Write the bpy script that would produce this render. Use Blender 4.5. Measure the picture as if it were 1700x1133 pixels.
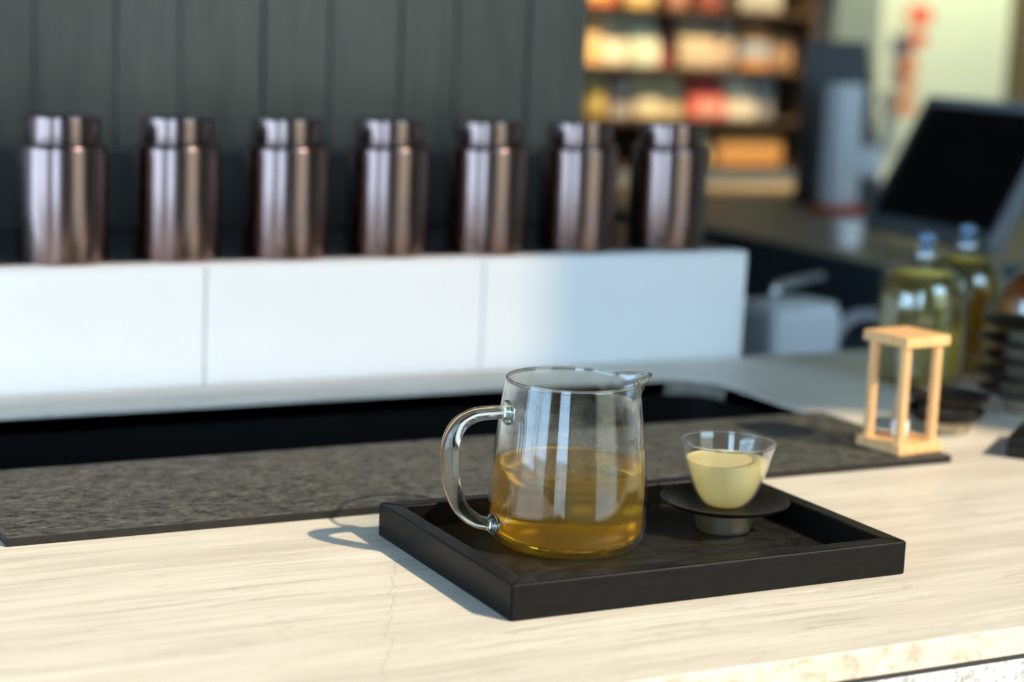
import bpy, bmesh, math, random
from mathutils import Vector, Matrix

for o in list(bpy.data.objects):
    bpy.data.objects.remove(o)
S = bpy.context.scene
C = S.collection
PI = math.pi
rnd = random.Random(7)

# ------------------------------------------------------------------ camera
cam_d = bpy.data.cameras.new('camera')
cam = bpy.data.objects.new('camera', cam_d)
C.objects.link(cam)
right = Vector((0.88972476, -0.45466197, 0.04089432))
up = Vector((0.04118818, 0.16917147, 0.98472562))
fwd = Vector((0.45463544, 0.8744504, -0.16924274))
m = Matrix((right, up, -fwd)).transposed().to_4x4()
m.translation = Vector((-0.52645991, -0.99899616, 0.37084145))
cam.matrix_world = m
cam_d.sensor_width = 36.0
cam_d.lens = 3148.83 / 1700 * 36
cam_d.clip_start = 0.05
cam_d.clip_end = 200
cam_d.dof.use_dof = True
cam_d.dof.focus_distance = 1.285
cam_d.dof.aperture_fstop = 3.5
S.camera = cam

# ------------------------------------------------------------------ world, sun, exposure
w = bpy.data.worlds.new('world')
S.world = w
w.use_nodes = True
bg = w.node_tree.nodes['Background']
bg.inputs['Color'].default_value = (0.48, 0.71, 1.0, 1)
bg.inputs['Strength'].default_value = 8.5

sun_d = bpy.data.lights.new('sun', 'SUN')
sun_d.energy = 7.4
sun_d.angle = math.radians(0.9)
sun_d.color = (1.0, 0.80, 0.55)
sun = bpy.data.objects.new('sun', sun_d)
C.objects.link(sun)
sun.rotation_euler = Vector((-0.65, 0.98, -1.0)).to_track_quat('-Z', 'Y').to_euler()
sun.location = (3, -4, 5)

S.view_settings.view_transform = 'Standard'
S.view_settings.look = 'None'
S.view_settings.exposure = 0.0
S.view_settings.gamma = 1.0
S.view_settings.use_curve_mapping = False
S.cycles.use_denoising = True
S.cycles.max_bounces = 14
S.cycles.transparent_max_bounces = 24
S.cycles.transmission_bounces = 12
S.cycles.sample_clamp_indirect = 6.0
S.cycles.blur_glossy = 0.3


# ------------------------------------------------------------------ materials
class NT:
    def __init__(self, name):
        self.m = bpy.data.materials.new(name)
        self.m.use_nodes = True
        self.t = self.m.node_tree
        self.t.nodes.clear()
        self.out = self.t.nodes.new('ShaderNodeOutputMaterial')

    def n(self, typ, props=None, **ins):
        nd = self.t.nodes.new('ShaderNode' + typ)
        for k, v in (props or {}).items():
            setattr(nd, k, v)
        for k, v in ins.items():
            key = int(k[1:]) if k[0] == '_' and k[1:].isdigit() else k.replace('_', ' ')
            sock = nd.inputs[key]
            if isinstance(v, bpy.types.NodeSocket):
                self.t.links.new(v, sock)
            else:
                if isinstance(v, tuple) and len(v) == 3 and sock.type == 'RGBA':
                    v = v + (1,)
                sock.default_value = v
        return nd

    def math(self, op, a, b=0.0, clamp=False):
        return self.n('Math', {'operation': op, 'use_clamp': clamp}, _0=a, _1=b).outputs[0]

    def coord(self, scale=(1, 1, 1), rot=(0, 0, 0), loc=(0, 0, 0)):
        tc = self.n('TexCoord')
        return self.n('Mapping', None, Vector=tc.outputs['Object'], Scale=scale, Rotation=rot, Location=loc).outputs[0]

    def noise(self, vec, scale, detail=4.0, rough=0.55, dist=0.0):
        return self.n('TexNoise', None, Vector=vec, Scale=scale, Detail=detail, Roughness=rough, Distortion=dist).outputs['Fac']

    def ramp(self, fac, stops):
        nd = self.n('ValToRGB', None, Fac=fac)
        r = nd.color_ramp
        while len(r.elements) < len(stops):
            r.elements.new(0.5)
        for e, (p, c) in zip(r.elements, stops):
            e.position = p
            e.color = (c, c, c, 1) if not isinstance(c, tuple) else c + (1,)
        return nd.outputs[0]

    def mixc(self, f, a, b, mode='MIX'):
        nd = self.n('Mix', {'data_type': 'RGBA', 'blend_type': mode})
        for s, v in ((nd.inputs[0], f), (nd.inputs[6], a), (nd.inputs[7], b)):
            if isinstance(v, bpy.types.NodeSocket):
                self.t.links.new(v, s)
            else:
                s.default_value = v + (1,) if isinstance(v, tuple) else v
        return nd.outputs[2]

    def bump(self, h, strength=0.3, dist=0.001):
        return self.n('Bump', None, Height=h, Strength=strength, Distance=dist).outputs[0]

    def done(self, shader):
        self.t.links.new(shader if isinstance(shader, bpy.types.NodeSocket) else shader.outputs[0], self.out.inputs[0])
        return self.m


def pbr(name, color, rough=0.5, metal=0.0, var=0.0, scale=30.0, stretch=(1, 1, 1), bump=0.0, spec=0.5):
    t = NT(name)
    v = t.coord(stretch)
    nz = t.noise(v, scale, 5)
    lo = tuple(c * (1 - var) for c in color)
    hi = tuple(min(1, c * (1 + var)) for c in color)
    col = t.mixc(t.ramp(nz, [(0.3, 0.0), (0.7, 1.0)]), lo, hi)
    kw = dict(Base_Color=col, Roughness=rough, Metallic=metal)
    kw['Specular_IOR_Level'] = spec
    if bump:
        kw['Normal'] = t.bump(nz, bump)
    return t.done(t.n('BsdfPrincipled', None, **kw))


def thin_glass(name, tint=(0.97, 0.98, 0.97), f0=0.045, gain=1.0, rough=0.0):
    """thin clear wall: see-through plus mirror reflection that rises at grazing angles"""
    t = NT(name)
    g = t.n('NewGeometry')
    d = t.n('VectorMath', {'operation': 'DOT_PRODUCT'}, _0=g.outputs['Normal'], _1=g.outputs['Incoming']).outputs['Value']
    k = t.math('POWER', t.math('SUBTRACT', 1.0, t.math('ABSOLUTE', d), True), 4.2)
    f = t.math('ADD', f0 * gain, t.math('MULTIPLY', k, 1 - f0), True)
    tr = t.n('BsdfTransparent', None, Color=tint)
    gl = t.n('BsdfGlossy', None, Color=(1, 1, 1), Roughness=rough)
    return t.done(t.n('MixShader', None, _0=f, _1=tr.outputs[0], _2=gl.outputs[0]))


def stone_material(edge=False):
    t = NT('travertine_edge' if edge else 'travertine')
    base = t.coord((1, 1, 1))
    warp = t.n('TexNoise', None, Vector=base, Scale=5.0, Detail=3.0)
    off = t.n('VectorMath', {'operation': 'SCALE'}, _0=warp.outputs['Color'])
    off.inputs['Scale'].default_value = 0.016 if not edge else 0.05
    v0 = t.n('VectorMath', {'operation': 'ADD'}, _0=base, _1=off.outputs[0]).outputs[0]
    if edge:
        v = t.n('Mapping', None, Vector=v0, Scale=(1, 1, 1.3)).outputs[0]
        a = t.noise(v, 38, 6, 0.6, 1.4)
        b = t.noise(v, 160, 4)
        col = t.mixc(t.ramp(a, [(0.40, 0.0), (0.50, 1.0)]), (0.50, 0.40, 0.29), (0.74, 0.61, 0.45))
        col = t.mixc(t.math('MULTIPLY', t.ramp(b, [(0.5, 0.0), (0.62, 1.0)]), 0.35), col, (0.82, 0.72, 0.57))
        return t.done(t.n('BsdfPrincipled', None, Base_Color=col, Roughness=0.45))
    def strip(sx, sy):
        return t.n('Mapping', None, Vector=v0, Scale=(sx, sy, 1.0), Rotation=(0, 0, -0.015)).outputs[0]
    a = t.noise(strip(0.8, 9.0), 3.0, 5, 0.55, 0.3)
    b = t.noise(strip(0.9, 24.0), 5.0, 8, 0.68, 0.2)
    c = t.noise(strip(0.7, 30.0), 9.0, 6, 0.6, 0.1)
    e = t.noise(strip(1.2, 12.0), 4.0, 6, 0.6, 0.8)
    patchy = t.ramp(t.noise(base, 7.0, 3), [(0.35, 0.25), (0.65, 1.0)])
    col = t.mixc(t.ramp(a, [(0.34, 0.0), (0.62, 1.0)]), (0.57, 0.51, 0.425), (0.70, 0.64, 0.545))
    col = t.mixc(t.math('MULTIPLY', t.math('MULTIPLY', t.ramp(b, [(0.50, 0.0), (0.66, 1.0)]), patchy), 0.92), col, (0.42, 0.37, 0.30))
    col = t.mixc(t.math('MULTIPLY', t.ramp(c, [(0.54, 0.0), (0.64, 1.0)]), 0.55), col, (0.80, 0.75, 0.66))
    vein = t.ramp(e, [(0.485, 0.0), (0.50, 1.0), (0.515, 0.0)])
    col = t.mixc(t.math('MULTIPLY', t.math('MULTIPLY', vein, patchy), 0.60), col, (0.36, 0.31, 0.25))
    # pits
    pv = t.n('Mapping', None, Vector=base, Scale=(1.0, 3.0, 1.0)).outputs[0]
    pit = t.ramp(t.noise(pv, 55, 3, 0.7), [(0.70, 0.0), (0.74, 1.0)])
    col = t.mixc(t.math('MULTIPLY', pit, 0.45), col, (0.30, 0.26, 0.21))
    # one hairline crack running across the slab in front of the tray
    sx = t.n('SeparateXYZ', None, Vector=base)
    cv = t.n('Mapping', None, Vector=base, Scale=(0.0, 1, 0)).outputs[0]
    cn = t.noise(cv, 26, 5, 0.75)
    path = t.math('ADD', t.math('MULTIPLY', t.math('SUBTRACT', cn, 0.5), 0.035), -0.0825)
    path = t.math('ADD', path, t.math('MULTIPLY', sx.outputs['Y'], 0.47))
    dd = t.math('ABSOLUTE', t.math('SUBTRACT', sx.outputs['X'], path))
    line = t.math('SUBTRACT', 1.0, t.math('DIVIDE', dd, 0.00045), True)
    near = t.math('LESS_THAN', sx.outputs['Y'], 0.17)
    col = t.mixc(t.math('MULTIPLY', t.math('MULTIPLY', line, near), 0.85), col, (0.20, 0.21, 0.16))
    return t.done(t.n('BsdfPrincipled', None, Base_Color=col, Roughness=0.42, Specular_IOR_Level=0.35, Normal=t.bump(b, 0.06)))


def slate_material(name, dark, light, rough):
    t = NT(name)
    v = t.coord((1, 2.2, 1), rot=(0, 0, 0.15))
    a = t.noise(v, 75, 8, 0.8, 0.6)
    b = t.noise(v, 210, 5, 0.8)
    f = t.math('ADD', t.math('MULTIPLY', a, 0.6), t.math('MULTIPLY', b, 0.4))
    col = t.mixc(t.ramp(f, [(0.44, 0.0), (0.60, 1.0)]), dark, light)
    return t.done(t.n('BsdfPrincipled', None, Base_Color=col, Roughness=rough, Specular_IOR_Level=0.25, Normal=t.bump(f, 0.5, 0.002)))


def stucco_material():
    t = NT('white_stucco')
    v = t.coord()
    a = t.noise(v, 260, 5, 0.7)
    col = t.mixc(t.ramp(a, [(0.38, 0.0), (0.5, 1.0)]), (0.36, 0.335, 0.30), (0.68, 0.66, 0.62))
    return t.done(t.n('BsdfPrincipled', None, Base_Color=col, Roughness=0.8, Normal=t.bump(a, 0.6, 0.002)))


def wood_material(name, a, b, rough=0.5, scale=(1, 1, 6), sp=0.4):
    t = NT(name)
    v = t.coord((1 / scale[0], 1 / scale[1], 1 / scale[2]))
    n1 = t.noise(v, 90, 5, 0.6, 0.6)
    col = t.mixc(t.ramp(n1, [(0.35, 0.0), (0.65, 1.0)]), a, b)
    return t.done(t.n('BsdfPrincipled', None, Base_Color=col, Roughness=rough, Specular_IOR_Level=sp, Normal=t.bump(n1, 0.08)))


def tea_material(name, tint, body, share, rough=0.0, trans=0.6):
    t = NT(name)
    gl = t.n('BsdfGlass', None, Color=tint, IOR=1.33, Roughness=rough)
    df = t.n('BsdfDiffuse', None, Color=body)
    tl = t.n('BsdfTranslucent', None, Color=body)
    bd = t.n('MixShader', None, _0=trans, _1=df.outputs[0], _2=tl.outputs[0])
    return t.done(t.n('MixShader', None, _0=share, _1=gl.outputs[0], _2=bd.outputs[0]))


def solid_glass(name, color=(0.97, 0.98, 0.96)):
    t = NT(name)
    return t.done(t.n('BsdfGlass', None, Color=color, IOR=1.47, Roughness=0.0))


def fog_material():
    t = NT('condensation_haze')
    v = t.coord()
    a = t.noise(v, 26, 5, 0.65)
    b = t.noise(v, 420, 3, 0.6)
    msk = t.ramp(a, [(0.42, 0.0), (0.60, 1.0)])
    drops = t.ramp(b, [(0.60, 0.0), (0.68, 1.0)])
    f = t.math('ADD', t.math('MULTIPLY', msk, 0.28), t.math('MULTIPLY', t.math('MULTIPLY', drops, msk), 0.22), True)
    tr = t.n('BsdfTransparent', None, Color=(1, 1, 1))
    df = t.n('BsdfTranslucent', None, Color=(0.9, 0.92, 0.95))
    return t.done(t.n('MixShader', None, _0=f, _1=tr.outputs[0], _2=df.outputs[0]))


M = {}
M['stone'] = stone_material()
M['stone_edge'] = stone_material(True)
M['slate'] = slate_material('dark_slate', (0.012, 0.0115, 0.010), (0.150, 0.145, 0.125), 0.6)
M['slate_side'] = pbr('dark_slate_edge', (0.010, 0.009, 0.008), 0.55, var=0.4, scale=120, bump=0.2, spec=0.3)
M['tray_floor'] = slate_material('tray_floor_black', (0.004, 0.004, 0.0035), (0.040, 0.036, 0.030), 0.28)
M['tray'] = pbr('black_stained_wood', (0.006, 0.0056, 0.0052), 0.34, var=0.4, scale=60, stretch=(1, 1, 4), bump=0.04, spec=0.12)
M['stucco'] = stucco_material()
M['joint'] = pbr('dark_joint', (0.03, 0.028, 0.03), 0.8)
M['basin'] = pbr('black_basin', (0.004, 0.0038, 0.0035), 0.6, spec=0.1)
M['white'] = pbr('white_laminate', (0.86, 0.855, 0.83), 0.55, var=0.015, scale=8)
M['copper'] = pbr('bronze_tin', (0.240, 0.163, 0.145), 0.20, metal=1.0, var=0.10, scale=6)
M['plank'] = wood_material('dark_wall_wood', (0.052, 0.046, 0.035), (0.084, 0.074, 0.055), 0.30, (1, 1, 14), 0.7)
M['plank_b'] = wood_material('dark_wall_wood_warm', (0.064, 0.057, 0.043), (0.102, 0.090, 0.066), 0.32, (1, 1, 14), 0.7)
M['beech'] = wood_material('beech_wood', (0.66, 0.36, 0.15), (0.78, 0.46, 0.20), 0.5, (1, 1, 5))
M['lacquer'] = pbr('dark_lacquer', (0.010, 0.0085, 0.007), 0.36, var=0.25, scale=40, spec=0.2)
M['pewter'] = pbr('worn_pewter', (0.42, 0.36, 0.26), 0.38, metal=0.85, var=0.25, scale=70, bump=0.1)
M['glass'] = thin_glass('clear_vessel_glass')
M['rodglass'] = solid_glass('clear_rod_glass')
M['cupglass'] = thin_glass('clear_cup_glass', (0.985, 0.985, 0.97), 0.05)
M['vial'] = thin_glass('vial_glass', (0.95, 0.97, 0.98), 0.06)
M['tea'] = tea_material('amber_tea', (0.92, 0.725, 0.265), (0.85, 0.66, 0.19), 0.17, trans=0.75)
M['tea_pale'] = tea_material('pale_green_tea', (0.97, 0.93, 0.70), (0.94, 0.86, 0.54), 0.72, trans=0.5)
M['fog'] = fog_material()
M['sand'] = pbr('white_sand', (0.75, 0.82, 0.86), 0.8, var=0.05, scale=600)
M['bottle'] = thin_glass('bottle_glass', (0.93, 0.96, 0.90), 0.05, gain=1.6)
M['liquor_a'] = tea_material('pale_yellow_infusion', (0.92, 0.80, 0.42), (0.58, 0.47, 0.18), 0.26)
M['liquor_b'] = tea_material('olive_gold_infusion', (0.80, 0.62, 0.16), (0.50, 0.38, 0.06), 0.25)
M['liquor_c'] = tea_material('amber_infusion', (0.85, 0.40, 0.10), (0.60, 0.24, 0.04), 0.35)
M['stopper'] = pbr('steel_blue_stopper', (0.16, 0.26, 0.38), 0.3, metal=0.5)
M['collar'] = pbr('silver_collar', (0.75, 0.77, 0.80), 0.25, metal=0.9)
M['black'] = pbr('black_plastic', (0.012, 0.012, 0.013), 0.4)
M['screen'] = pbr('black_screen', (0.004, 0.004, 0.005), 0.12)
M['bezel'] = pbr('grey_bezel', (0.15, 0.16, 0.17), 0.45)
M['bezel_l'] = pbr('silver_bezel', (0.38, 0.38, 0.40), 0.4)
M['plaster'] = pbr('pale_plaster', (0.62, 0.62, 0.52), 0.9, var=0.03, scale=4)
M['ceil'] = pbr('ceiling_paint', (0.24, 0.235, 0.22), 0.9, var=0.02, scale=4)
M['greyw'] = pbr('grey_plaster', (0.25, 0.26, 0.24), 0.9, var=0.04, scale=4)
M['floor'] = pbr('concrete_floor', (0.20, 0.19, 0.18), 0.6, var=0.2, scale=5)
M['facade'] = pbr('tan_facade', (0.62, 0.46, 0.28), 0.9, var=0.25, scale=0.8)
M['pave'] = pbr('pavement', (0.30, 0.29, 0.27), 0.9, var=0.2, scale=3)
M['frame'] = pbr('dark_window_frame', (0.05, 0.05, 0.05), 0.5)
M['pane'] = thin_glass('window_pane', (0.96, 0.98, 0.98), 0.04)
M['pane_dimming'] = thin_glass('sun_dimming_glass', (0.56, 0.54, 0.52), 0.04)  # tint set to weaken the sunlight reaching the rear counter and cabinet
M['table'] = wood_material('tan_tabletop', (0.34, 0.26, 0.15), (0.42, 0.33, 0.20), 0.45, (1, 6, 1))
M['tabledark'] = pbr('blue_black_apron', (0.045, 0.065, 0.080), 0.4)
M['leg'] = pbr('grey_metal_leg', (0.20, 0.24, 0.27), 0.5)
M['cabgrey'] = pbr('grey_cabinet', (0.13, 0.17, 0.18), 0.6, var=0.05, scale=5)
M['shelfwood'] = wood_material('brown_shelf_wood', (0.05, 0.030, 0.018), (0.09, 0.055, 0.030), 0.5, (6, 1, 1))
M['paleplastic'] = pbr('pale_plastic', (0.84, 0.87, 0.89), 0.4)
M['red'] = pbr('red_paper', (0.75, 0.09, 0.04), 0.7, var=0.1, scale=20)
M['orange'] = pbr('orange_paper', (0.72, 0.20, 0.07), 0.7, var=0.1, scale=20)
M['door'] = wood_material('brown_door', (0.10, 0.075, 0.04), (0.14, 0.10, 0.06), 0.5)


def lamp_glow():
    t = NT('lamp_glow')
    return t.done(t.n('Emission', None, Color=(1.0, 0.80, 0.52), Strength=12.0))


M['glow'] = lamp_glow()


# ------------------------------------------------------------------ helpers
def tag(o, label=None, cat=None, group=None, kind=None):
    for k, v in (('label', label), ('category', cat), ('group', group), ('kind', kind)):
        if v:
            o[k] = v
    return o


def empty(name, loc=(0, 0, 0), rz=0.0, **kw):
    o = bpy.data.objects.new(name, None)
    C.objects.link(o)
    o.location = loc
    o.rotation_euler = (0, 0, rz)
    o.empty_display_size = 0.02
    return tag(o, **kw)


def obj(name, bm, mat, parent=None, smooth=False, bevel=0.0, seg=2, loc=None, auto=None):
    me = bpy.data.meshes.new(name)
    bmesh.ops.recalc_face_normals(bm, faces=bm.faces)
    if smooth:
        for f in bm.faces:
            f.smooth = True
    if auto is not None:
        for e in bm.edges:
            if len(e.link_faces) == 2 and e.calc_face_angle(0) > math.radians(auto):
                e.smooth = False
    bm.to_mesh(me)
    bm.free()
    for mm in (mat if isinstance(mat, (list, tuple)) else [mat]):
        me.materials.append(M[mm] if isinstance(mm, str) else mm)
    o = bpy.data.objects.new(name, me)
    C.objects.link(o)
    if parent:
        o.parent = parent
    if loc:
        o.location = loc
    if bevel:
        b = o.modifiers.new('edge', 'BEVEL')
        b.width = bevel
        b.segments = seg
        b.limit_method = 'ANGLE'
        b.angle_limit = math.radians(40)
    return o


def box(x0, x1, y0, y1, z0, z1, bm=None):
    bm = bm or bmesh.new()
    vs = [bm.verts.new((x, y, z)) for z in (z0, z1) for y in (y0, y1) for x in (x0, x1)]
    for a in ((0, 2, 3, 1), (4, 5, 7, 6), (0, 1, 5, 4), (2, 6, 7, 3), (0, 4, 6, 2), (1, 3, 7, 5)):
        bm.faces.new([vs[i] for i in a])
    return bm


def lathe(prof, n=64, bm=None, closed=False, deform=None):
    """revolve (r, z) points about Z; r = 0 ends become poles"""
    bm = bm or bmesh.new()
    rings = []
    for r, z in prof:
        if r < 1e-6:
            rings.append([bm.verts.new((0, 0, z))])
        else:
            ring = []
            for i in range(n):
                a = 2 * PI * i / n
                p = (r * math.cos(a), r * math.sin(a), z)
                if deform:
                    p = deform(a, r, z)
                ring.append(bm.verts.new(p))
            rings.append(ring)
    pairs = list(zip(rings[:-1], rings[1:]))
    if closed:
        pairs.append((rings[-1], rings[0]))
    for A, B in pairs:
        for i in range(n):
            j = (i + 1) % n
            if len(A) == 1 and len(B) == 1:
                continue
            if len(A) == 1:
                bm.faces.new((A[0], B[j], B[i]))
            elif len(B) == 1:
                bm.faces.new((A[i], A[j], B[0]))
            else:
                bm.faces.new((A[i], A[j], B[j], B[i]))
    return bm


def smooth_path(pts, k=8):
    out = []
    P = [pts[0]] + list(pts) + [pts[-1]]
    for i in range(1, len(P) - 2):
        p0, p1, p2, p3 = P[i - 1], P[i], P[i + 1], P[i + 2]
        for s in range(k):
            t = s / k
            out.append(tuple(0.5 * ((2 * b) + (-a + c) * t + (2 * a - 5 * b + 4 * c - d) * t * t + (-a + 3 * b - 3 * c + d) * t ** 3)
                             for a, b, c, d in zip(p0, p1, p2, p3)))
    out.append(tuple(pts[-1]))
    return out


def sweep(pts, n=16, bm=None, squash=1.0, side=Vector((0, 1, 0))):
    """tube through (x, y, z, r) points; side = constant binormal"""
    bm = bm or bmesh.new()
    rings = []
    V = [Vector(p[:3]) for p in pts]
    for i, p in enumerate(pts):
        t = (V[min(i + 1, len(V) - 1)] - V[max(i - 1, 0)]).normalized()
        b = (side - t * side.dot(t)).normalized()
        nrm = b.cross(t)
        rings.append([bm.verts.new(V[i] + p[3] * (math.cos(a) * nrm + squash * math.sin(a) * b)) for a in (2 * PI * j / n for j in range(n))])
    for A, B in zip(rings[:-1], rings[1:]):
        for i in range(n):
            j = (i + 1) % n
            bm.faces.new((A[i], A[j], B[j], B[i]))
    bm.faces.new(rings[0][::-1])
    bm.faces.new(rings[-1])
    return bm


def copy_tree(o, parent=None):
    c = o.copy()
    C.objects.link(c)
    c.parent = parent
    for ch in [x for x in C.objects if x.parent is o]:
        copy_tree(ch, c)
    return c


def rounded_rect(x0, x1, y0, y1, rs, n=8):
    """rs = radii for corners (x0y0, x1y0, x1y1, x0y1), counter-clockwise"""
    pts = []
    for (cx, cy, sx, sy, a0), r in zip(((x0, y0, 1, 1, PI), (x1, y0, -1, 1, 1.5 * PI), (x1, y1, -1, -1, 0), (x0, y1, 1, -1, 0.5 * PI)), rs):
        if r <= 0:
            pts.append((cx, cy))
            continue
        for i in range(n + 1):
            a = a0 + 0.5 * PI * i / n
            pts.append((cx + sx * r + r * math.cos(a), cy + sy * r + r * math.sin(a)))
    return pts


def prism(pts, z0, z1, bm=None):
    bm = bm or bmesh.new()
    lo = [bm.verts.new((x, y, z0)) for x, y in pts]
    hi = [bm.verts.new((x, y, z1)) for x, y in pts]
    bm.faces.new(lo[::-1])
    bm.faces.new(hi)
    for i in range(len(pts)):
        j = (i + 1) % len(pts)
        bm.faces.new((lo[i], lo[j], hi[j], hi[i]))
    return bm


def struct(name, bm, mat, parent=None, label=None, **kw):
    o = obj(name, bm, mat, parent, **kw)
    if not parent:
        o['kind'] = 'structure'
    if label:
        o['label'] = label
    return o


# ------------------------------------------------------------------ room shell
FZ, CZ = -0.92, 3.2
XL, XR, YF, YB = -2.6, 4.8, -1.9, 4.2
struct('floor', box(XL - 0.15, XR + 0.15, YF - 0.15, YB + 0.15, FZ - 0.05, FZ), 'floor', label='dim grey concrete shop floor')
struct('ceiling', box(XL - 0.15, XR + 0.15, YF - 0.15, YB + 0.15, CZ, CZ + 0.06), 'ceil', label='plain grey painted ceiling')
struct('ground', box(-30, 30, -40, YF - 0.16, FZ - 0.10, FZ - 0.04), 'pave', label='grey street pavement outside the shop front')
struct('wall_right', box(XR, XR + 0.15, YF - 0.15, YB + 0.15, FZ, CZ), 'plaster', label='pale plaster side wall')
struct('wall_far', box(XL, 3.29, YB, YB + 0.15, FZ, CZ), 'greyw', label='grey plaster wall behind the shelf')
struct('wall_far', box(3.48, XR, YB + 0.05, YB + 0.15, FZ, CZ), 'plaster', label='pale wall lit by a warm lamp')
struct('trim_1', box(3.29, 3.48, YB - 0.06, YB + 0.15, FZ, CZ), 'greyw', label='grey corner pillar beside the pale wall')
struct('door_1', box(4.13, 4.75, YB - 0.02, YB + 0.05, FZ, 1.3), 'door', label='brown wooden door at the far end')

# left wall with a wide window
bm = box(XL - 0.15, XL, YF - 0.15, -1.25, FZ, CZ)
box(XL - 0.15, XL, 1.10, YB, FZ, CZ, bm)
box(XL - 0.15, XL, -1.25, 1.10, 1.5, CZ, bm)
box(XL - 0.15, XL, -1.25, 1.10, FZ, -0.55, bm)
struct('wall_left', bm, 'greyw', label='grey side wall around the wide window')
win = empty('window_1')
win['kind'] = 'structure'
win['label'] = 'wide side window open to the blue sky'
for y0, y1 in ((-1.25, -1.19), (-0.30, -0.25), (0.02, 0.06), (1.04, 1.10)):
    obj('mullion', box(XL - 0.11, XL - 0.04, y0, y1, -0.55, 1.5), 'frame', win)
for y0, y1 in ((-1.19, -0.30), (-0.25, 0.02), (0.06, 1.04)):
    obj('pane', box(XL - 0.08, XL - 0.072, y0, y1, -0.55, 1.5), 'pane', win)

# front wall: tall shop window to the right of the camera; crossbar and upper tint added to dim the sun
WX0, WX1 = 0.55, 2.30
VX0, VX1 = -2.35, -1.15
bm = box(XL, VX0, YF - 0.15, YF, FZ, CZ)
box(VX1, WX0, YF - 0.15, YF, FZ, CZ, bm)
box(VX0, VX1, YF - 0.15, YF, 2.3, CZ, bm)
box(WX1, XR, YF - 0.15, YF, FZ, CZ, bm)
box(WX0, WX1, YF - 0.15, YF, 3.12, CZ, bm)
struct('wall_front', bm, 'greyw', label='grey front wall around the tall shop window')
win = empty('window_2')
win['kind'] = 'structure'
win['label'] = 'tall shop window with an added crossbar and upper pane that dim the sun'
obj('shade_bar', box(WX0, WX1, YF - 0.11, YF - 0.04, 2.53, 2.755), 'frame', win)  # unseen bar added to cast shade on the stone behind the recess
obj('pane', box(WX0, WX1, YF - 0.08, YF - 0.072, FZ, 2.53), 'pane', win)
obj('sun_dimming_pane', box(WX0, WX1, YF - 0.08, YF - 0.072, 2.755, 3.12), 'pane_dimming', win)  # unseen pane added so weakened sun falls on the white cabinet

win = empty('fill_window_3')  # unseen window added to bring sky light to the tower and dispenser
win['kind'] = 'structure'
win['label'] = 'clear window added behind the camera for fill light'
obj('mullion', box(VX0, VX0 + 0.05, YF - 0.11, YF - 0.04, FZ, 2.3), 'frame', win)
obj('mullion', box(VX1 - 0.05, VX1, YF - 0.11, YF - 0.04, FZ, 2.3), 'frame', win)
obj('pane', box(VX0 + 0.05, VX1 - 0.05, YF - 0.08, YF - 0.072, FZ, 2.3), 'pane', win)
bm = box(-0.5, 16.0, -16.0, -13.0, FZ - 0.04, 6.5)  # unseen building added to block blue sky and warm the reflections
struct('sky_cutting_building', bm, 'facade', label='tan building front added across the street to cut sky light')

# dark plank partition behind the tins
pw = empty('wall_back', (0, 1.12, 0))
pw['kind'] = 'structure'
pw['label'] = 'dark wall of upright wooden planks behind the tins'
obj('core', box(XL, 0.655, 0.03, 0.10, FZ, 2.6), 'black', pw)
x = 0.664
k = 0
while x > XL:
    wd = (0.082, 0.10, 0.074, 0.092)[k % 4]
    dy = (0.0, 0.004, 0.0015, 0.003)[k % 4]
    obj('plank', box(max(x - wd + 0.002, XL), x, dy, 0.03, FZ, 2.6), 'plank' if k % 3 else 'plank_b', pw, bevel=0.0015)
    x -= wd
    k += 1

# ------------------------------------------------------------------ stone counter
ctr = empty('stone_counter', (0, 0, 0), label='pale streaked travertine counter with a black recess', cat='counter')
CX0, CX1, CY0, CY1 = -0.95, 1.45, -0.12, 0.762
HX0, HX1, HY0, HY1 = -0.235, 0.572, 0.285, 0.672
hole = rounded_rect(HX0, HX1, HY0, HY1, (0.01, 0.01, 0.045, 0.045))
bm = bmesh.new()
edges = []
for loop in ([(CX0, CY0), (CX1, CY0), (CX1, CY1), (CX0, CY1)], hole):
    vs = [bm.verts.new((a, b, 0)) for a, b in loop]
    for i in range(len(vs)):
        edges.append(bm.edges.new((vs[i], vs[(i + 1) % len(vs)])))
bmesh.ops.triangle_fill(bm, edges=edges, use_beauty=True, use_dissolve=False)
top_faces = list(bm.faces)
ret = bmesh.ops.extrude_face_region(bm, geom=top_faces)
bmesh.ops.translate(bm, verts=[g for g in ret['geom'] if isinstance(g, bmesh.types.BMVert)], vec=(0, 0, -0.019))
bmesh.ops.recalc_face_normals(bm, faces=bm.faces)
for f in bm.faces:
    f.material_index = 1 if abs(f.normal.y) > 0.9 and f.calc_center_median().y < CY0 + 0.001 else 0
obj('countertop', bm, ['stone', 'stone_edge'], ctr, bevel=0.0012)
obj('joint_strip', box(CX0, CX1, CY0 - 0.0003, CY0 + 0.02, -0.0212, -0.0191), 'joint', ctr)
obj('front_panel', box(CX0, CX1, CY0 - 0.001, CY0 + 0.03, FZ, -0.0213), 'stucco', ctr, bevel=0.002)
obj('rear_panel', box(CX0, CX1, CY1 - 0.03, CY1, FZ, -0.019), 'basin', ctr)
bm = bmesh.new()
lo = [bm.verts.new((a, b, -0.06)) for a, b in hole]
hi = [bm.verts.new((a, b, -0.003)) for a, b in hole]
bm.faces.new(lo)
for i in range(len(hole)):
    j = (i + 1) % len(hole)
    bm.faces.new((lo[i], lo[j], hi[j], hi[i]))
o = obj('recess', bm, 'basin', ctr)
o['label'] = 'black sunken recess'
sl = o.modifiers.new('shell', 'SOLIDIFY')
sl.thickness = 0.002
sl.offset = 1.0

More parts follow.
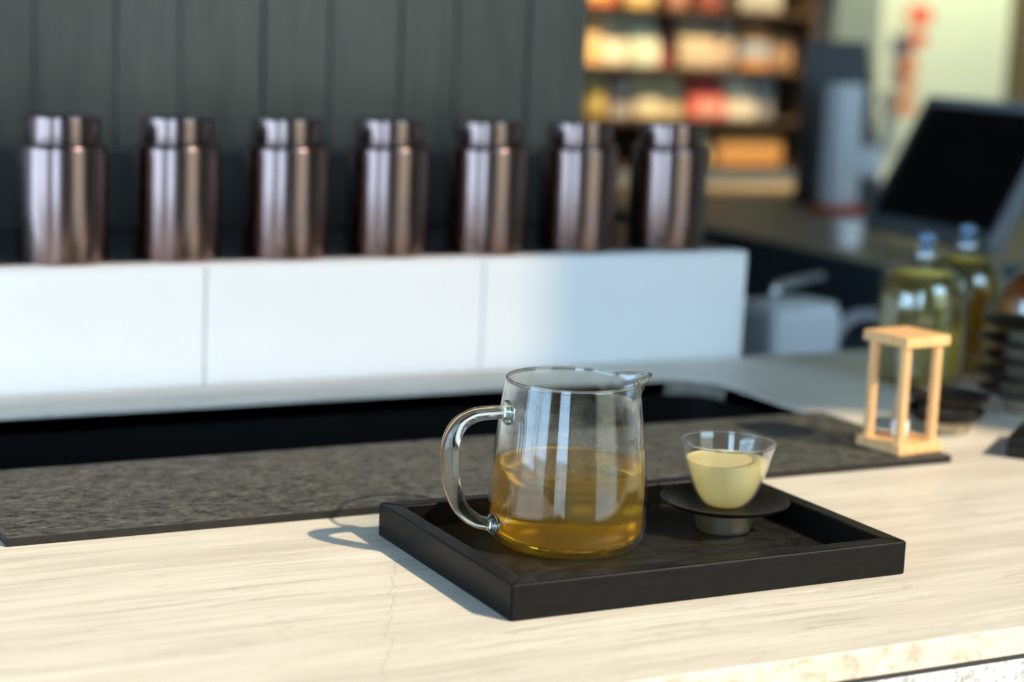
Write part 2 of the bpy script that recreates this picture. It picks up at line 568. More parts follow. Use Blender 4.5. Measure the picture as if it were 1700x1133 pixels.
bm = box(-0.252, 0.568, 0.262, 0.452, 0.0, 0.0068)
bmesh.ops.recalc_face_normals(bm, faces=bm.faces)
for f in bm.faces:
    f.material_index = 0 if f.normal.z > 0.5 else 1
slate = obj('slate_board', bm, ['slate', 'slate_side'], bevel=0.0008)
tag(slate, 'long dark slate board lying along the counter behind the tray', 'board')

# ------------------------------------------------------------------ white back cabinet and tins
wc = empty('white_cabinet', (0, 0, 0), label='long low white cabinet carrying the row of tins', cat='cabinet')
for a, b in ((-0.55, -0.2505), (-0.2490, 0.0520), (0.0535, 0.3555), (0.3570, 0.6870)):
    obj('panel', box(a, b, 0.768, 0.788, FZ, 0.1155), 'white', wc, bevel=0.0015)
obj('carcass', box(-0.55, 0.685, 0.789, 1.06, FZ, 0.1155), 'black', wc)
obj('cap', box(-0.55, 0.687, 0.768, 0.795, 0.1158, 0.1190), 'white', wc, bevel=0.001)
obj('top', box(-0.55, 0.687, 0.7955, 1.062, 0.1158, 0.1188), 'black', wc)

obj('back_panel', box(-0.55, 0.655, 1.045, 1.062, 0.119, 0.208), 'black', wc, bevel=0.002)


def make_tin():
    r = empty('tea_tin', label='t', cat='tin', group='bronze tea tins on the white cabinet')
    prof = [(0, 0), (0.0415, 0), (0.0428, 0.0012), (0.043, 0.003), (0.043, 0.1015), (0.0422, 0.1045), (0.040, 0.1065),
            (0.0372, 0.1072), (0.0368, 0.1085), (0.0368, 0.109), (0, 0.109)]
    obj('body', lathe(prof, 64), 'copper', r, smooth=True, auto=35)
    prof = [(0, 0.1095), (0.0352, 0.1095), (0.0358, 0.1102), (0.0358, 0.1275), (0.0350, 0.1300), (0.033, 0.1312), (0.0, 0.1316)]
    obj('lid', lathe(prof, 64), 'copper', r, smooth=True, auto=35)
    return r


tin_labels = ['leftmost bronze tea tin, at the left end of the row',
              'bronze tea tin second from the left end of the row',
              'bronze tea tin third from the left end of the row',
              'middle bronze tea tin, fourth in the row of seven',
              'bronze tea tin third from the right end of the row',
              'dark bronze tea tin second from the right end of the row',
              'rightmost bronze tea tin, at the end nearest the shelf']
tin0 = make_tin()
for i, lb in enumerate(tin_labels):
    t_ = tin0 if i == 0 else copy_tree(tin0)
    t_.location = (-0.0755 + 0.1139 * i, 0.820 + (0.002 if i % 2 else -0.001), 0.1192)
    t_.scale = (1.0, 1.0, 1.07)
    t_.rotation_euler.z = i * 0.7
    t_['label'] = lb

# ------------------------------------------------------------------ tray
TW, TD, TH = 0.3067, 0.2091, 0.024
tray = empty('serving_tray', (0, 0, 0), label='black rectangular wooden serving tray under the tea set', cat='tray')
tx, ty = 0.0130, 0.0130


def rail(pts):
    return prism(pts, 0.0, TH)


obj('side', rail([(0, 0), (TW, 0), (TW - tx, ty), (tx, ty)]), 'tray', tray, bevel=0.0012)
obj('side', rail([(TW, TD), (0, TD), (tx, TD - ty), (TW - tx, TD - ty)]), 'tray', tray, bevel=0.0012)
obj('side', rail([(0, TD), (0, 0), (tx, ty), (tx, TD - ty)]), 'tray', tray, bevel=0.0012)
obj('side', rail([(TW, 0), (TW, TD), (TW - tx, TD - ty), (TW - tx, ty)]), 'tray', tray, bevel=0.0012)
obj('floor_panel', box(tx, TW - tx, ty, TD - ty, 0.0005, 0.0065), 'tray_floor', tray)

# ------------------------------------------------------------------ glass pitcher
PZ = 0.0066
pit = empty('glass_pitcher', (0.1090, 0.1290, PZ), label='clear glass pitcher with rod handle, half full of amber tea', cat='pitcher')
outer = [(0.0, 0.0005), (0.030, 0.0002), (0.0435, 0.0), (0.0485, 0.0010), (0.0525, 0.0038), (0.0550, 0.0085), (0.0562, 0.0145), (0.0565, 0.0200),
         (0.0560, 0.030), (0.0554, 0.042), (0.0545, 0.054), (0.0532, 0.067), (0.0517, 0.081), (0.0500, 0.094), (0.0486, 0.104), (0.0474, 0.111),
         (0.0472, 0.1145), (0.0470, 0.1160), (0.0464, 0.1168)]
inner = [(0.0452, 0.1168), (0.0446, 0.1160), (0.0446, 0.1140), (0.0451, 0.111), (0.0464, 0.104), (0.0478, 0.094), (0.0495, 0.081), (0.0510, 0.067), (0.0523, 0.054),
         (0.0532, 0.042), (0.0538, 0.030), (0.0542, 0.0205), (0.0539, 0.0150), (0.0526, 0.0100), (0.0495, 0.0062), (0.0450, 0.0042), (0.030, 0.0034), (0.0, 0.0032)]


def spout(a, r, z):
    if a > PI:
        a -= 2 * PI
    t = max(0.0, min(1.0, (z - 0.088) / 0.028))
    t = t * t
    g = math.exp(-(a / 0.20) ** 2)
    dip = math.exp(-(abs(a) - 0.42) ** 2 / 0.02)
    rr = r + t * (0.0165 * g - 0.0012 * dip)
    zz = z + t * (0.0010 * g - 0.0008 * dip)
    return (rr * math.cos(a), rr * math.sin(a), zz)


obj('body', lathe(outer + inner, 128, deform=spout), 'glass', pit, smooth=True)
lvl = 0.0555
tea_p = [(0.0, 0.0034), (0.030, 0.0036), (0.0449, 0.0044), (0.0493, 0.0064), (0.0524, 0.0102), (0.0537, 0.0151), (0.0540, 0.0205), (0.0536, 0.030),
         (0.0530, 0.042), (0.0521, 0.054), (0.05195, lvl + 0.0012), (0.0508, lvl + 0.0003), (0.048, lvl), (0.0, lvl)]
o = obj('tea', lathe(tea_p, 96), 'tea', pit, smooth=True, auto=60)
o['label'] = 'amber tea filling the lower half'
fog_p = [(0.0515, 0.0590), (0.0507, 0.067), (0.0492, 0.081), (0.0475, 0.094), (0.0466, 0.101)]
o = obj('condensation', lathe(fog_p, 96), 'fog', pit, smooth=True)
o['label'] = 'misty condensation inside the upper glass'
hp = [(-0.0478, 0.0960, 0.0058), (-0.0545, 0.0966, 0.0047), (-0.0640, 0.0968, 0.0047), (-0.0756, 0.0958, 0.0050), (-0.0858, 0.0905, 0.0055), (-0.0920, 0.0800, 0.0060),
      (-0.0930, 0.0650, 0.0062), (-0.0905, 0.0480, 0.0060), (-0.0832, 0.0318, 0.0054), (-0.0722, 0.0222, 0.0048), (-0.0630, 0.0188, 0.0047), (-0.0562, 0.0180, 0.0060)]
path = smooth_path([(a, 0.0, b, c) for a, b, c in hp], 8)
rim = []
for i in range(129):
    q = spout(2 * PI * i / 128, 0.0458, 0.1165)
    rim.append((q[0], q[1], q[2]))


def ring_tube(pts, r, n=10):
    bm = bmesh.new()
    rings = []
    N = len(pts) - 1
    for i in range(N):
        t = (Vector(pts[(i + 1) % N]) - Vector(pts[(i - 1) % N])).normalized()
        u = Vector((0, 0, 1))
        b = t.cross(u).normalized()
        rings.append([bm.verts.new(Vector(pts[i]) + r * (math.cos(a) * b + math.sin(a) * u)) for a in (2 * PI * j / n for j in range(n))])
    for i in range(N):
        A, B = rings[i], rings[(i + 1) % N]
        for j in range(n):
            bm.faces.new((A[j], A[(j + 1) % n], B[(j + 1) % n], B[j]))
    return bm


obj('rim', ring_tube(rim, 0.0012), 'rodglass', pit, smooth=True)['label'] = 'rounded glass rim with a pouring lip'
han = obj('handle', sweep(path, 20, squash=1.25), 'rodglass', pit, smooth=True, auto=60)
han['label'] = 'bent clear glass rod handle'


def blob(cx, cz, rx, rr):
    bm = bmesh.new()
    bmesh.ops.create_uvsphere(bm, u_segments=24, v_segments=14, radius=1.0)
    for v in bm.verts:
        v.co = Vector((cx + v.co.x * rx, v.co.y * rr, cz + v.co.z * rr))
    return bm


obj('joint', blob(-0.0502, 0.0962, 0.0032, 0.0088), 'rodglass', han, smooth=True)
obj('joint', blob(-0.0585, 0.0180, 0.0030, 0.0072), 'rodglass', han, smooth=True)


# ------------------------------------------------------------------ saucers and cup
def make_saucer(label, loc, rz=0.0, scale=1.0, group=None):
    r = empty('tea_saucer', loc, rz, label=label, cat='saucer', group=group)
    s = scale
    foot = [(0, 0), (0.0185, 0), (0.0195, 0.0006), (0.0212, 0.007), (0.0228, 0.0135), (0.0232, 0.0150), (0.0, 0.0150)]
    obj('foot', lathe([(a * s, b * s) for a, b in foot], 64), 'pewter', r, smooth=True, auto=40)['label'] = 'worn pewter coloured foot'
    dish = [(0, 0.0152), (0.0236, 0.0152), (0.032, 0.0166), (0.041, 0.0192), (0.0468, 0.0222), (0.0474, 0.0232), (0.0466, 0.0236), (0.040, 0.0210),
            (0.031, 0.0186), (0.022, 0.0172), (0, 0.0168)]
    obj('dish', lathe([(a * s, b * s) for a, b in dish], 96), 'lacquer', r, smooth=True, auto=50)
    return r


CUPX, CUPY = 0.2362, 0.1212
make_saucer('dark saucer on a pewter foot under the glass cup', (CUPX, CUPY, 0.0066))
cup = empty('tea_cup', (CUPX, CUPY, 0.0066 + 0.0170), label='small clear glass cup of pale yellow tea on a saucer', cat='cup')
cup_o = [(0.0, 0.0), (0.012, 0.0), (0.0148, 0.0010), (0.0185, 0.0050), (0.0220, 0.0105), (0.0250, 0.0165), (0.0277, 0.0235), (0.0300, 0.0310), (0.0318, 0.0385),
         (0.0332, 0.0435), (0.0346, 0.0472), (0.0350, 0.0482), (0.0347, 0.0488)]
cup_i = [(0.0341, 0.0488), (0.0337, 0.0482), (0.0318, 0.0435), (0.0304, 0.0385), (0.0286, 0.0310), (0.0263, 0.0235), (0.0236, 0.0167), (0.0208, 0.0108), (0.0174, 0.0056),
         (0.0135, 0.0020), (0.0, 0.0014)]
obj('bowl', lathe(cup_o + cup_i, 96), 'cupglass', cup, smooth=True)
obj('rim', ring_tube([(0.0344 * math.cos(2 * PI * i / 96), 0.0344 * math.sin(2 * PI * i / 96), 0.0486) for i in range(97)], 0.0008), 'rodglass', cup, smooth=True)
tp = [(0.0, 0.0016), (0.0132, 0.0022), (0.0172, 0.0058), (0.0206, 0.0110), (0.0234, 0.0169), (0.0261, 0.0237), (0.0284, 0.0312), (0.0296, 0.0358),
      (0.0288, 0.0352), (0.027, 0.0349), (0.0, 0.0349)]
o = obj('tea', lathe(tp, 80), 'tea_pale', cup, smooth=True, auto=60)
o['label'] = 'cloudy pale yellow tea'

# ------------------------------------------------------------------ sand timer
tm = empty('sand_timer', (0.5400, 0.3010, 0.0070), 0.12, label='beech wood sand timer on the corner of the slate board', cat='sand timer')
hs = 0.0267
obj('bottom_plate', box(-hs, hs, -hs, hs, 0, 0.0092), 'beech', tm, bevel=0.0008)
obj('top_plate', box(-hs, hs, -hs, hs, 0.0948, 0.1040), 'beech', tm, bevel=0.0008)
for sx in (-1, 1):
    for sy in (-1, 1):
        p = lathe([(0, 0.0092), (0.0046, 0.0092), (0.0046, 0.0948), (0, 0.0948)], 24)
        o = obj('post', p, 'beech', tm, smooth=True, auto=40)
        o.location = (sx * 0.0190, sy * 0.0190, 0)
vial = [(0.0, 0.0094), (0.0055, 0.0094), (0.0075, 0.0110), (0.0080, 0.018), (0.0079, 0.034), (0.0068, 0.043), (0.0040, 0.0490), (0.0014, 0.0515),
        (0.0040, 0.0540), (0.0068, 0.060), (0.0079, 0.069), (0.0080, 0.086), (0.0075, 0.0925), (0.0055, 0.0946), (0, 0.0946)]
g = obj('vial', lathe(vial, 40), 'vial', tm, smooth=True)
obj('sand', lathe([(0, 0.0098), (0.0052, 0.0098), (0.0070, 0.0114), (0.0075, 0.018), (0.0075, 0.0235), (0.004, 0.0250), (0, 0.0258)], 32), 'sand', g, smooth=True)['label'] = 'pale sand in the lower bulb'
obj('neck_band', lathe([(0.0016, 0.0495), (0.0042, 0.0495), (0.0044, 0.0515), (0.0042, 0.0535), (0.0016, 0.0535)], 24), 'collar', g, smooth=True)


# ------------------------------------------------------------------ bottles
def make_bottle(label, loc, liq, fill, group='stoppered glass bottles on the counter'):
    r = empty('glass_bottle', loc, label=label, cat='bottle', group=group)
    R0 = 0.0470
    pr = [(0, 0), (R0 - 0.006, 0), (R0 - 0.001, 0.002), (R0, 0.006), (R0, 0.086)]
    for i in range(1, 9):
        a = i / 9 * PI / 2
        pr.append((0.0105 + (R0 - 0.0105) * math.cos(a), 0.086 + 0.044 * math.sin(a)))
    pr += [(0.0105, 0.131), (0.0100, 0.139), (0.0112, 0.140), (0.0112, 0.143), (0.0095, 0.1435)]
    ins = [(max(a - 0.0025, 0.0), b + (0.003 if b < 0.01 else -0.0012)) for a, b in pr[::-1] if a > 0] + [(0, 0.003)]
    obj('body', lathe(pr + ins, 64), 'bottle', r, smooth=True, auto=70)
    lq = [(0, 0.0033)] + [(a - 0.0027, max(b, 0.0036) if b < 0.01 else b - 0.0014) for a, b in pr[1:13] if b < fill and a > 0.012]
    top_r = lq[-1][0]
    lq += [(top_r, lq[-1][1] + 0.0001), (0, lq[-1][1] + 0.0001)]
    obj('infusion', lathe(lq, 64), liq, r, smooth=True, auto=60)
    st = obj('stopper', lathe([(0, 0.1400), (0.0085, 0.1400), (0.0085, 0.1440), (0.0060, 0.1450), (0.0055, 0.1475), (0.0080, 0.1500), (0.0098, 0.1540), (0.0098, 0.1570),
                               (0.0080, 0.1605), (0.004, 0.1622), (0, 0.1625)], 32), 'stopper', r, smooth=True)
    obj('collar', lathe([(0.0114, 0.1345), (0.0122, 0.1345), (0.0122, 0.1410), (0.0114, 0.1410)], 32, closed=True), 'collar', st, smooth=True)
    return r


make_bottle('dome-shouldered bottle of pale yellow liquid behind the sand timer', (0.786, 0.580, 0.0004), 'liquor_a', 0.120)
make_bottle('dome-shouldered bottle of olive gold liquid, rearmost of the bottles', (0.893, 0.640, 0.0004), 'liquor_b', 0.125)
make_bottle('dome-shouldered bottle of amber liquid above the saucer stack', (0.884, 0.505, 0.0004), 'liquor_c', 0.128)

# ------------------------------------------------------------------ saucer stack, bowls, dark box at the right
names = ['lowest', 'second lowest', 'middle', 'second highest', 'topmost']
for i in range(5):
    make_saucer('dark saucer, %s in the stack of five below the amber bottle' % names[i], (0.789 + (0.001, -0.002, 0.002, -0.001, 0)[i], 0.418 + (0, 0.002, -0.001, 0.001, 0)[i], 0.0003 + 0.0172 * i), i * 0.6, 1.0,
                'saucers stacked on the counter')


def make_bowl(label, loc):
    r = empty('small_bowl', loc, label=label, cat='bowl', group='small dark bowls beside the sand timer')
    obj('foot', lathe([(0, 0), (0.0230, 0), (0.0250, 0.0012), (0.0268, 0.0110), (0, 0.0110)], 48), 'pewter', r, smooth=True, auto=40)['label'] = 'greyish foot'
    obj('bowl', lathe([(0, 0.0112), (0.0290, 0.0112), (0.0350, 0.0140), (0.0375, 0.0190), (0.0380, 0.0215), (0.0368, 0.0216), (0.0345, 0.0165), (0.026, 0.0142), (0, 0.0138)], 64),
        'lacquer', r, smooth=True, auto=50)
    return r


make_bowl('small dark bowl, lower of the pair behind the sand timer', (0.650, 0.372, 0.0003))
make_bowl('small dark bowl, upper of the pair behind the sand timer', (0.652, 0.370, 0.0146))

bx = empty('dark_box', (0.687, 0.262, 0.0003), math.radians(38), label='dark low box at the edge of the counter beside the slate board', cat='box')
obj('body', box(-0.045, 0.045, -0.035, 0.035, 0, 0.012), 'lacquer', bx, bevel=0.001)
obj('lid', box(-0.0455, 0.0455, -0.0355, 0.0355, 0.0122, 0.0190), 'lacquer', bx, bevel=0.001)

# ------------------------------------------------------------------ behind the counter on the right
lowc = empty('low_workbench', (0, 0, 0), label='low dark workbench behind the counter carrying the white dispenser', cat='bench')
obj('top', box(0.86, 1.36, 1.00, 1.42, -0.19, -0.16), 'tabledark', lowc, bevel=0.002)
obj('body', box(0.88, 1.34, 1.03, 1.40, FZ, -0.19), 'black', lowc)

d = empty('water_dispenser', (1.085, 1.235, -0.1597), 0.12, label='white box-shaped dispenser with a curved lever behind the counter', cat='dispenser')
obj('body', prism(rounded_rect(-0.066, 0.066, -0.05, 0.05, (0.018,) * 4), 0, 0.128), 'paleplastic', d, bevel=0.006, seg=3)
obj('lid', prism(rounded_rect(-0.062, 0.062, -0.046, 0.046, (0.016,) * 4), 0.1285, 0.138), 'paleplastic', d, bevel=0.003)
obj('lever', sweep(smooth_path([(-0.03, 0, 0.139, 0.007), (-0.03, 0, 0.156, 0.008), (-0.005, 0, 0.165, 0.007), (0.035, 0, 0.170, 0.006), (0.062, 0, 0.173, 0.006)], 6), 14), 'collar', d, smooth=True)
obj('hose', sweep(smooth_path([(0.064, 0, 0.04, 0.008), (0.09, 0, 0.075, 0.009), (0.125, 0.0, 0.105, 0.009), (0.165, 0, 0.108, 0.009), (0.20, 0, 0.09, 0.009), (0.215, 0, 0.0, 0.009)], 8), 14),
    'bezel_l', d, smooth=True)

tb = empty('checkout_table', (0, 0, 0), label='dark checkout table with a tan top carrying the tilted monitor', cat='table')
TX0, TX1, TY0, TY1 = 1.40, 2.35, 1.42, 2.75
obj('tabletop', box(TX0, TX1, TY0, TY1, -0.022, 0.0), 'table', tb, bevel=0.002)
obj('apron', box(TX0 - 0.004, TX0 + 0.02, TY0 - 0.004, TY1, -0.12, -0.004), 'tabledark', tb, bevel=0.002)
obj('apron', box(TX0 + 0.02, TX1, TY0 - 0.004, TY0 + 0.02, -0.12, -0.004), 'tabledark', tb, bevel=0.002)
for lx, ly in ((TX0, TY0), (TX1 - 0.07, TY0), (TX0, TY1 - 0.07), (TX1 - 0.07, TY1 - 0.07)):
    obj('leg', box(lx, lx + 0.07, ly + 0.021, ly + 0.085, FZ, -0.022), 'leg', tb, bevel=0.003)
obj('back_panel', box(TX1 - 0.06, TX1 - 0.04, TY0 + 0.1, TY1 - 0.1, FZ, -0.022), 'black', tb)

mon = empty('touch_monitor', (1.62, 1.597, 0.0), -PI / 2, label='large black touch monitor tilted back on the checkout table', cat='monitor')
rot = Matrix.Rotation(-0.511, 4, 'X')


def tilted(bm):
    bmesh.ops.transform(bm, matrix=Matrix.Translation((0, 0, 0.018)) @ rot, verts=bm.verts)
    return bm


obj('bezel', tilted(box(-0.18, 0.18, 0.0, 0.022, 0, 0.276)), 'bezel', mon, bevel=0.004)
obj('screen', tilted(box(-0.158, 0.158, -0.0012, 0.001, 0.030, 0.256)), 'screen', mon)
obj('edge_strip', tilted(box(0.162, 0.1805, -0.0015, 0.001, 0.004, 0.272)), 'bezel_l', mon, bevel=0.0004)
obj('edge_strip', tilted(box(-0.158, 0.158, -0.0010, 0.001, 0.2585, 0.2745)), 'bezel_l', mon, bevel=0.0004)
o = obj('stand_base', lathe([(0, 0.0004), (0.05, 0.0004), (0.05, 0.008), (0.03, 0.012), (0, 0.012)], 40), 'bezel', mon, smooth=True, auto=40)
o.location = (0, 0.115, 0)
obj('stand_neck', sweep([(0, 0.115, 0.012, 0.017), (0, 0.110, 0.060, 0.017), (0, 0.098, 0.125, 0.017)], 20), 'bezel', mon, smooth=True, auto=40)

cupw = empty('paper_cup', (1.487, 1.635, 0.0003), label='small white paper cup at the front edge of the checkout table', cat='cup')
obj('body', lathe([(0, 0), (0.021, 0), (0.027, 0.036), (0.0285, 0.037), (0.0285, 0.039), (0.026, 0.039), (0.0202, 0.002), (0, 0.002)], 40), 'white', cupw, smooth=True, auto=40)
obj('lid', lathe([(0, 0.0395), (0.029, 0.0395), (0.029, 0.043), (0.025, 0.0465), (0, 0.0465)], 40), 'white', cupw, smooth=True, auto=40)

tw = empty('drink_tower', (1.85, 2.15, 0.0003), 0.2, label='tall pale blue-white dispenser tower with a round knob on the checkout table', cat='dispenser')
obj('base', lathe([(0, 0), (0.055, 0), (0.055, 0.010), (0.040, 0.014), (0, 0.014)], 40), 'red', tw, smooth=True, auto=40)['label'] = 'dark red round base'
obj('column', prism(rounded_rect(-0.039, 0.039, -0.03, 0.03, (0.02,) * 4), 0.0142, 0.262), 'paleplastic', tw, bevel=0.006, seg=3)
kb = lathe([(0, 0), (0.026, 0), (0.033, 0.006), (0.033, 0.016), (0.026, 0.022), (0, 0.022)], 40)
bmesh.ops.transform(kb, matrix=Matrix.Translation((0.052, -0.024, 0.105)) @ Matrix.Rotation(PI / 2, 4, 'X'), verts=kb.verts)
obj('knob', kb, 'paleplastic', tw, smooth=True, auto=40)

dp = empty('display_panel', (1.96, 2.33, 0.0003), -0.45, label='dark upright display panel standing behind the pale tower', cat='display')
bm = bmesh.new()
fr = [(-0.075, 0.012), (0.115, 0.012), (0.060, 0.345), (-0.075, 0.345)]
A = [bm.verts.new((a, -0.012, b)) for a, b in fr]
B = [bm.verts.new((a, 0.012, b)) for a, b in fr]
bm.faces.new(A)
bm.faces.new(B[::-1])
for i in range(4):
    j = (i + 1) % 4
    bm.faces.new((A[i], B[i], B[j], A[j]))
obj('panel', bm, 'black', dp, bevel=0.003)
obj('foot', box(-0.075, 0.115, -0.05, 0.05, 0, 0.0118), 'black', dp, bevel=0.002)

# ------------------------------------------------------------------ shelf of packages in the distance
SY = 3.40
cab = empty('grey_cabinet', (0, 0, 0), label='grey base cabinet below the shelf of packages', cat='cabinet')
obj('body', box(1.45, 2.72, SY + 0.02, SY + 0.42, FZ, -0.075), 'cabgrey', cab, bevel=0.003)
for i in range(3):
    obj('door', box(1.452 + i * 0.4235, 1.868 + i * 0.4235, SY, SY + 0.018, FZ + 0.05, -0.08), 'cabgrey', cab, bevel=0.002)
obj('top', box(1.44, 2.73, SY - 0.01, SY + 0.43, -0.0745, -0.036), 'cabgrey', cab, bevel=0.002)

shf = empty('wall_shelf', (0, 0, 0.019), label='brown wooden shelf unit crowded with packages', cat='shelf')
levels = [-0.052, 0.092, 0.232, 0.390]
for z in levels + [0.56]:
    obj('board', box(1.47, 2.69, SY + 0.03, SY + 0.33, z - (0.0 if z < 0 else 0.014), z + (0.012 if z < 0 else 0.0)), 'shelfwood', shf, bevel=0.001)
for xx in (1.455, 2.69):
    obj('upright', box(xx, xx + 0.018, SY + 0.03, SY + 0.33, -0.0545, 0.60), 'shelfwood', shf, bevel=0.001)
obj('back', box(1.473, 2.69, SY + 0.331, SY + 0.345, -0.0545, 0.60), 'shelfwood', shf)

pack_col = {}


def colmat(c):
    if c not in pack_col:
        pack_col[c] = pbr('package_%d' % len(pack_col), c, 0.6, var=0.06, scale=30)
    return pack_col[c]


def pouch(w_, h_, dpt):
    """stand-up paper pouch: gusseted base narrowing to a folded top"""
    bm = bmesh.new()
    secs = [(0, 1.0, 0.96), (0.15, 1.0, 1.0), (0.55, 0.85, 1.0), (0.82, 0.35, 0.99), (0.88, 0.12, 0.97), (1.0, 0.10, 0.97)]
    rings = []
    for t, d_, ww in secs:
        rings.append([bm.verts.new((sx * w_ / 2 * ww, sy * dpt / 2 * d_, t * h_)) for sx, sy in ((-1, -1), (1, -1), (1, 1), (-1, 1))])
    for P, Q in zip(rings[:-1], rings[1:]):
        for i in range(4):
            bm.faces.new((P[i], P[(i + 1) % 4], Q[(i + 1) % 4], Q[i]))
    bm.faces.new(rings[0][::-1])
    bm.faces.new(rings[-1])
    return bm


def package(kind, label, x0, x1, z, h, col, lab, y=SY + 0.11, group='packages on the wall shelf'):
    w_ = x1 - x0
    cx = (x0 + x1) / 2
    cm, lm = colmat(col), colmat(lab)
    dpt = min(0.10, max(0.035, w_ * 0.8))
    if kind == 'pouch':
        r = empty('tea_pouch', (cx, y, z + 0.0004), label=label, cat='pouch', group=group)
        obj('bag', pouch(w_, h, dpt), cm, r, bevel=0.002)
        obj('paper_label', box(-w_ * 0.32, w_ * 0.32, -dpt / 2 - 0.002, -dpt / 2 + 0.001, h * 0.10, h * 0.42), lm, r)
    elif kind == 'jar':
        r = empty('storage_jar', (cx, y, z + 0.0004), label=label, cat='jar', group=group)
        q = w_ / 2
        obj('body', lathe([(0, 0), (q * 0.92, 0), (q, 0.006), (q, h * 0.74), (q * 0.8, h * 0.84), (0, h * 0.84)], 32), cm, r, smooth=True, auto=40)
        obj('lid', lathe([(0, h * 0.845), (q * 0.84, h * 0.845), (q * 0.84, h * 0.98), (q * 0.7, h), (0, h)], 32), lm, r, smooth=True, auto=40)
    else:
        r = empty('tea_carton', (cx, y, z + 0.0004), label=label, cat='carton', group=group)
        obj('box', box(-w_ / 2, w_ / 2, -dpt / 2, dpt / 2, 0, h), cm, r, bevel=0.0015)
        obj('paper_band', box(-w_ / 2 - 0.0006, w_ / 2 + 0.0006, -dpt / 2 - 0.0006, dpt / 2 + 0.0006, h * 0.25, h * 0.62), lm, r)
    return r


Z0, Z1, Z2, Z3 = -0.0208, 0.1112, 0.2512, 0.4092
cream, tan, kraft = (0.80, 0.68, 0.46), (0.52, 0.40, 0.24), (0.66, 0.38, 0.13)
P = [
    ('pouch', 'orange red pouch at the left end of the top row', 1.93, 2.06, Z3, 0.14, (0.70, 0.16, 0.06), (0.75, 0.45, 0.12)),
    ('carton', 'yellow beige carton in the top row next to the orange pouch', 2.10, 2.19, Z3, 0.12, (0.62, 0.42, 0.14), (0.70, 0.55, 0.35)),
    ('jar', 'salmon pink jar in the middle of the top row', 2.24, 2.31, Z3, 0.13, (0.55, 0.25, 0.16), (0.40, 0.22, 0.14)),
    ('carton', 'dark red carton in the top row', 2.33, 2.41, Z3, 0.14, (0.22, 0.05, 0.03), (0.26, 0.10, 0.07)),
    ('pouch', 'grey beige pouch at the right end of the top row', 2.46, 2.60, Z3, 0.14, (0.32, 0.30, 0.22), (0.40, 0.38, 0.30)),
    ('carton', 'orange tan carton at the left end of the second row', 1.935, 2.03, Z2, 0.135, (0.78, 0.46, 0.16), (0.84, 0.55, 0.24)),
    ('pouch', 'cream pouch beside the orange tan carton', 2.035, 2.115, Z2, 0.132, cream, (0.86, 0.78, 0.60)),
    ('pouch', 'pale greenish white pouch in the second row', 2.125, 2.215, Z2, 0.128, (0.74, 0.74, 0.52), (0.62, 0.74, 0.54)),
    ('carton', 'narrow dark red carton in the second row', 2.225, 2.262, Z2, 0.10, (0.32, 0.07, 0.06), (0.22, 0.06, 0.06)),
    ('pouch', 'large tan pouch in the second row', 2.275, 2.395, Z2, 0.134, tan, (0.58, 0.46, 0.30)),
    ('jar', 'pinkish tan jar in the second row beside the large tan pouch', 2.405, 2.475, Z2, 0.122, (0.55, 0.40, 0.27), (0.50, 0.42, 0.32)),
    ('carton', 'orange brown carton with a grey blue band in the second row', 2.485, 2.575, Z2, 0.115, (0.55, 0.26, 0.09), (0.30, 0.36, 0.38)),
    ('carton', 'brown carton at the right end of the second row', 2.59, 2.66, Z2, 0.10, (0.30, 0.16, 0.07), (0.36, 0.22, 0.12)),
    ('jar', 'yellow jar at the left end of the third row', 1.99, 2.07, Z1, 0.112, (0.68, 0.50, 0.14), (0.62, 0.58, 0.40)),
    ('carton', 'pinkish grey carton beside the yellow jar', 2.08, 2.14, Z1, 0.105, (0.48, 0.42, 0.36), (0.54, 0.48, 0.42)),
    ('pouch', 'wide cream yellow pouch in the third row', 2.15, 2.235, Z1, 0.118, (0.74, 0.62, 0.36), (0.80, 0.70, 0.46)),
    ('pouch', 'cream yellow pouch left of the red pouch', 2.24, 2.305, Z1, 0.116, (0.72, 0.60, 0.36), (0.66, 0.52, 0.28)),
    ('pouch', 'bright red pouch in the third row', 2.315, 2.435, Z1, 0.112, (0.66, 0.11, 0.08), (0.74, 0.38, 0.28)),
    ('pouch', 'cream pouch right of the red pouch', 2.445, 2.54, Z1, 0.114, (0.80, 0.70, 0.50), (0.70, 0.62, 0.45)),
    ('jar', 'grey jar at the right end of the third row', 2.555, 2.62, Z1, 0.120, (0.34, 0.33, 0.30), (0.28, 0.28, 0.26)),
    ('pouch', 'cream pouch leaning in the bottom row', 2.28, 2.39, Z0, 0.118, (0.66, 0.54, 0.34), (0.60, 0.48, 0.30)),
    ('carton', 'long orange brown carton in the bottom row', 2.415, 2.63, Z0, 0.088, (0.56, 0.26, 0.07), (0.62, 0.31, 0.09)),
]
for a in P:
    package(*a)


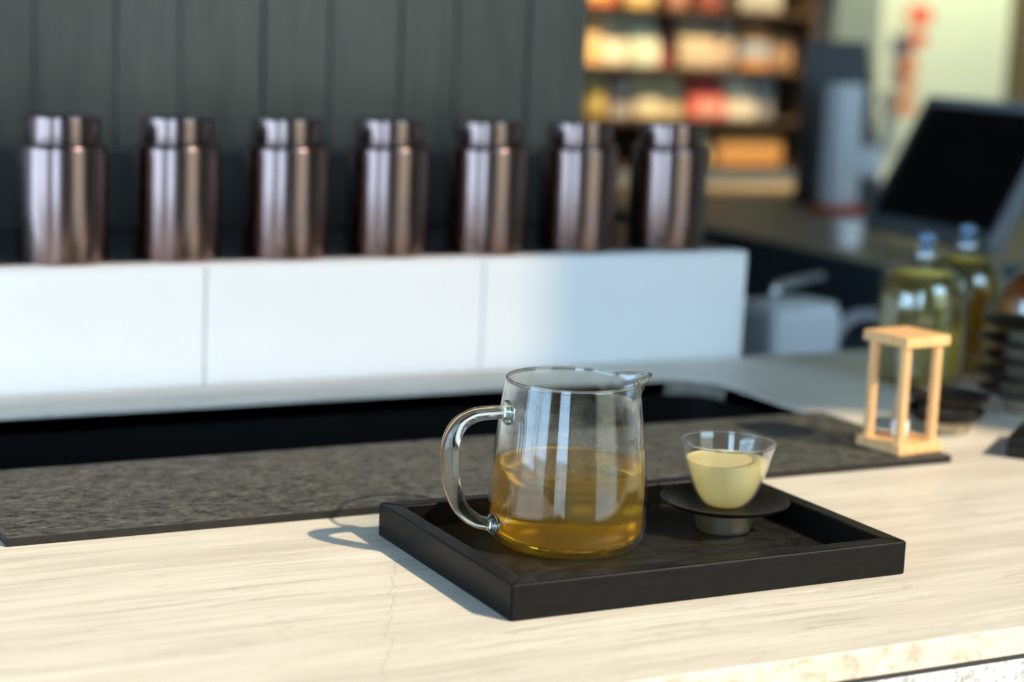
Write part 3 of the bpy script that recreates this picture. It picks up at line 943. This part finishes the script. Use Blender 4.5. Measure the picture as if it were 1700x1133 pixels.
# downlights that warm the shelf and the pale wall
def downlight(label, loc, aim, watts, col, size, blend=0.6):
    r = empty('ceiling_lamp', loc, label=label, cat='lamp', group='warm ceiling downlights')
    obj('housing', lathe([(0.045, 0.0), (0.06, 0.0), (0.06, 0.12), (0.0, 0.12), (0.0, 0.115), (0.045, 0.115)], 32), 'black', r, smooth=True, auto=40)
    obj('bulb', lathe([(0, 0.03), (0.02, 0.035), (0.03, 0.06), (0.02, 0.10), (0, 0.112)], 24), 'glow', r, smooth=True)
    obj('rod', lathe([(0, 0.12), (0.008, 0.12), (0.008, CZ - loc[2]), (0, CZ - loc[2])], 12), 'black', r)
    ld = bpy.data.lights.new('lamp_light', 'SPOT')
    ld.energy = watts
    ld.color = col
    ld.spot_size = size
    ld.spot_blend = blend
    ld.shadow_soft_size = 0.04
    lo_ = bpy.data.objects.new('lamp_light', ld)
    C.objects.link(lo_)
    lo_.parent = r
    lo_.location = (0, 0, -0.02)
    lo_.rotation_euler = (Vector(aim) - Vector(loc)).to_track_quat('-Z', 'Y').to_euler()


downlight('warm downlight hanging in front of the wall shelf', (2.25, 2.55, 1.75), (2.25, 3.45, 0.20), 370, (1.0, 0.78, 0.48), 1.2)
downlight('warm downlight hanging before the pale far wall', (3.85, 3.45, 1.6), (3.78, 4.25, 0.32), 170, (0.95, 1.0, 0.62), 1.1)

# red paper ornament on the pale wall
rb = empty('paper_ornament', (3.655, 4.19, 0), label='string of red paper charms hanging on the pale wall', cat='ornament')
obj('string', box(-0.002, 0.002, 0.0, 0.004, 0.08, 0.62), 'red', rb)
for i, (zc, hh, ww, mt, dx) in enumerate(((0.425, 0.075, 0.10, 'red', 0.02), (0.345, 0.055, 0.075, 'red', 0.02), (0.255, 0.06, 0.075, 'orange', -0.01), (0.185, 0.05, 0.07, 'orange', -0.01),
                                          (0.118, 0.055, 0.085, 'orange', -0.012))):
    pts = [(dx + ww / 2 * math.cos(a), hh / 2 * math.sin(a)) for a in (PI / 8 + PI / 4 * q for q in range(8))]
    bm = prism(pts, -0.006, 0.006)
    bmesh.ops.transform(bm, matrix=Matrix.Translation((0, -0.008, zc)) @ Matrix.Rotation(PI / 2, 4, 'X'), verts=bm.verts)
    obj('charm', bm, mt, rb, bevel=0.001)
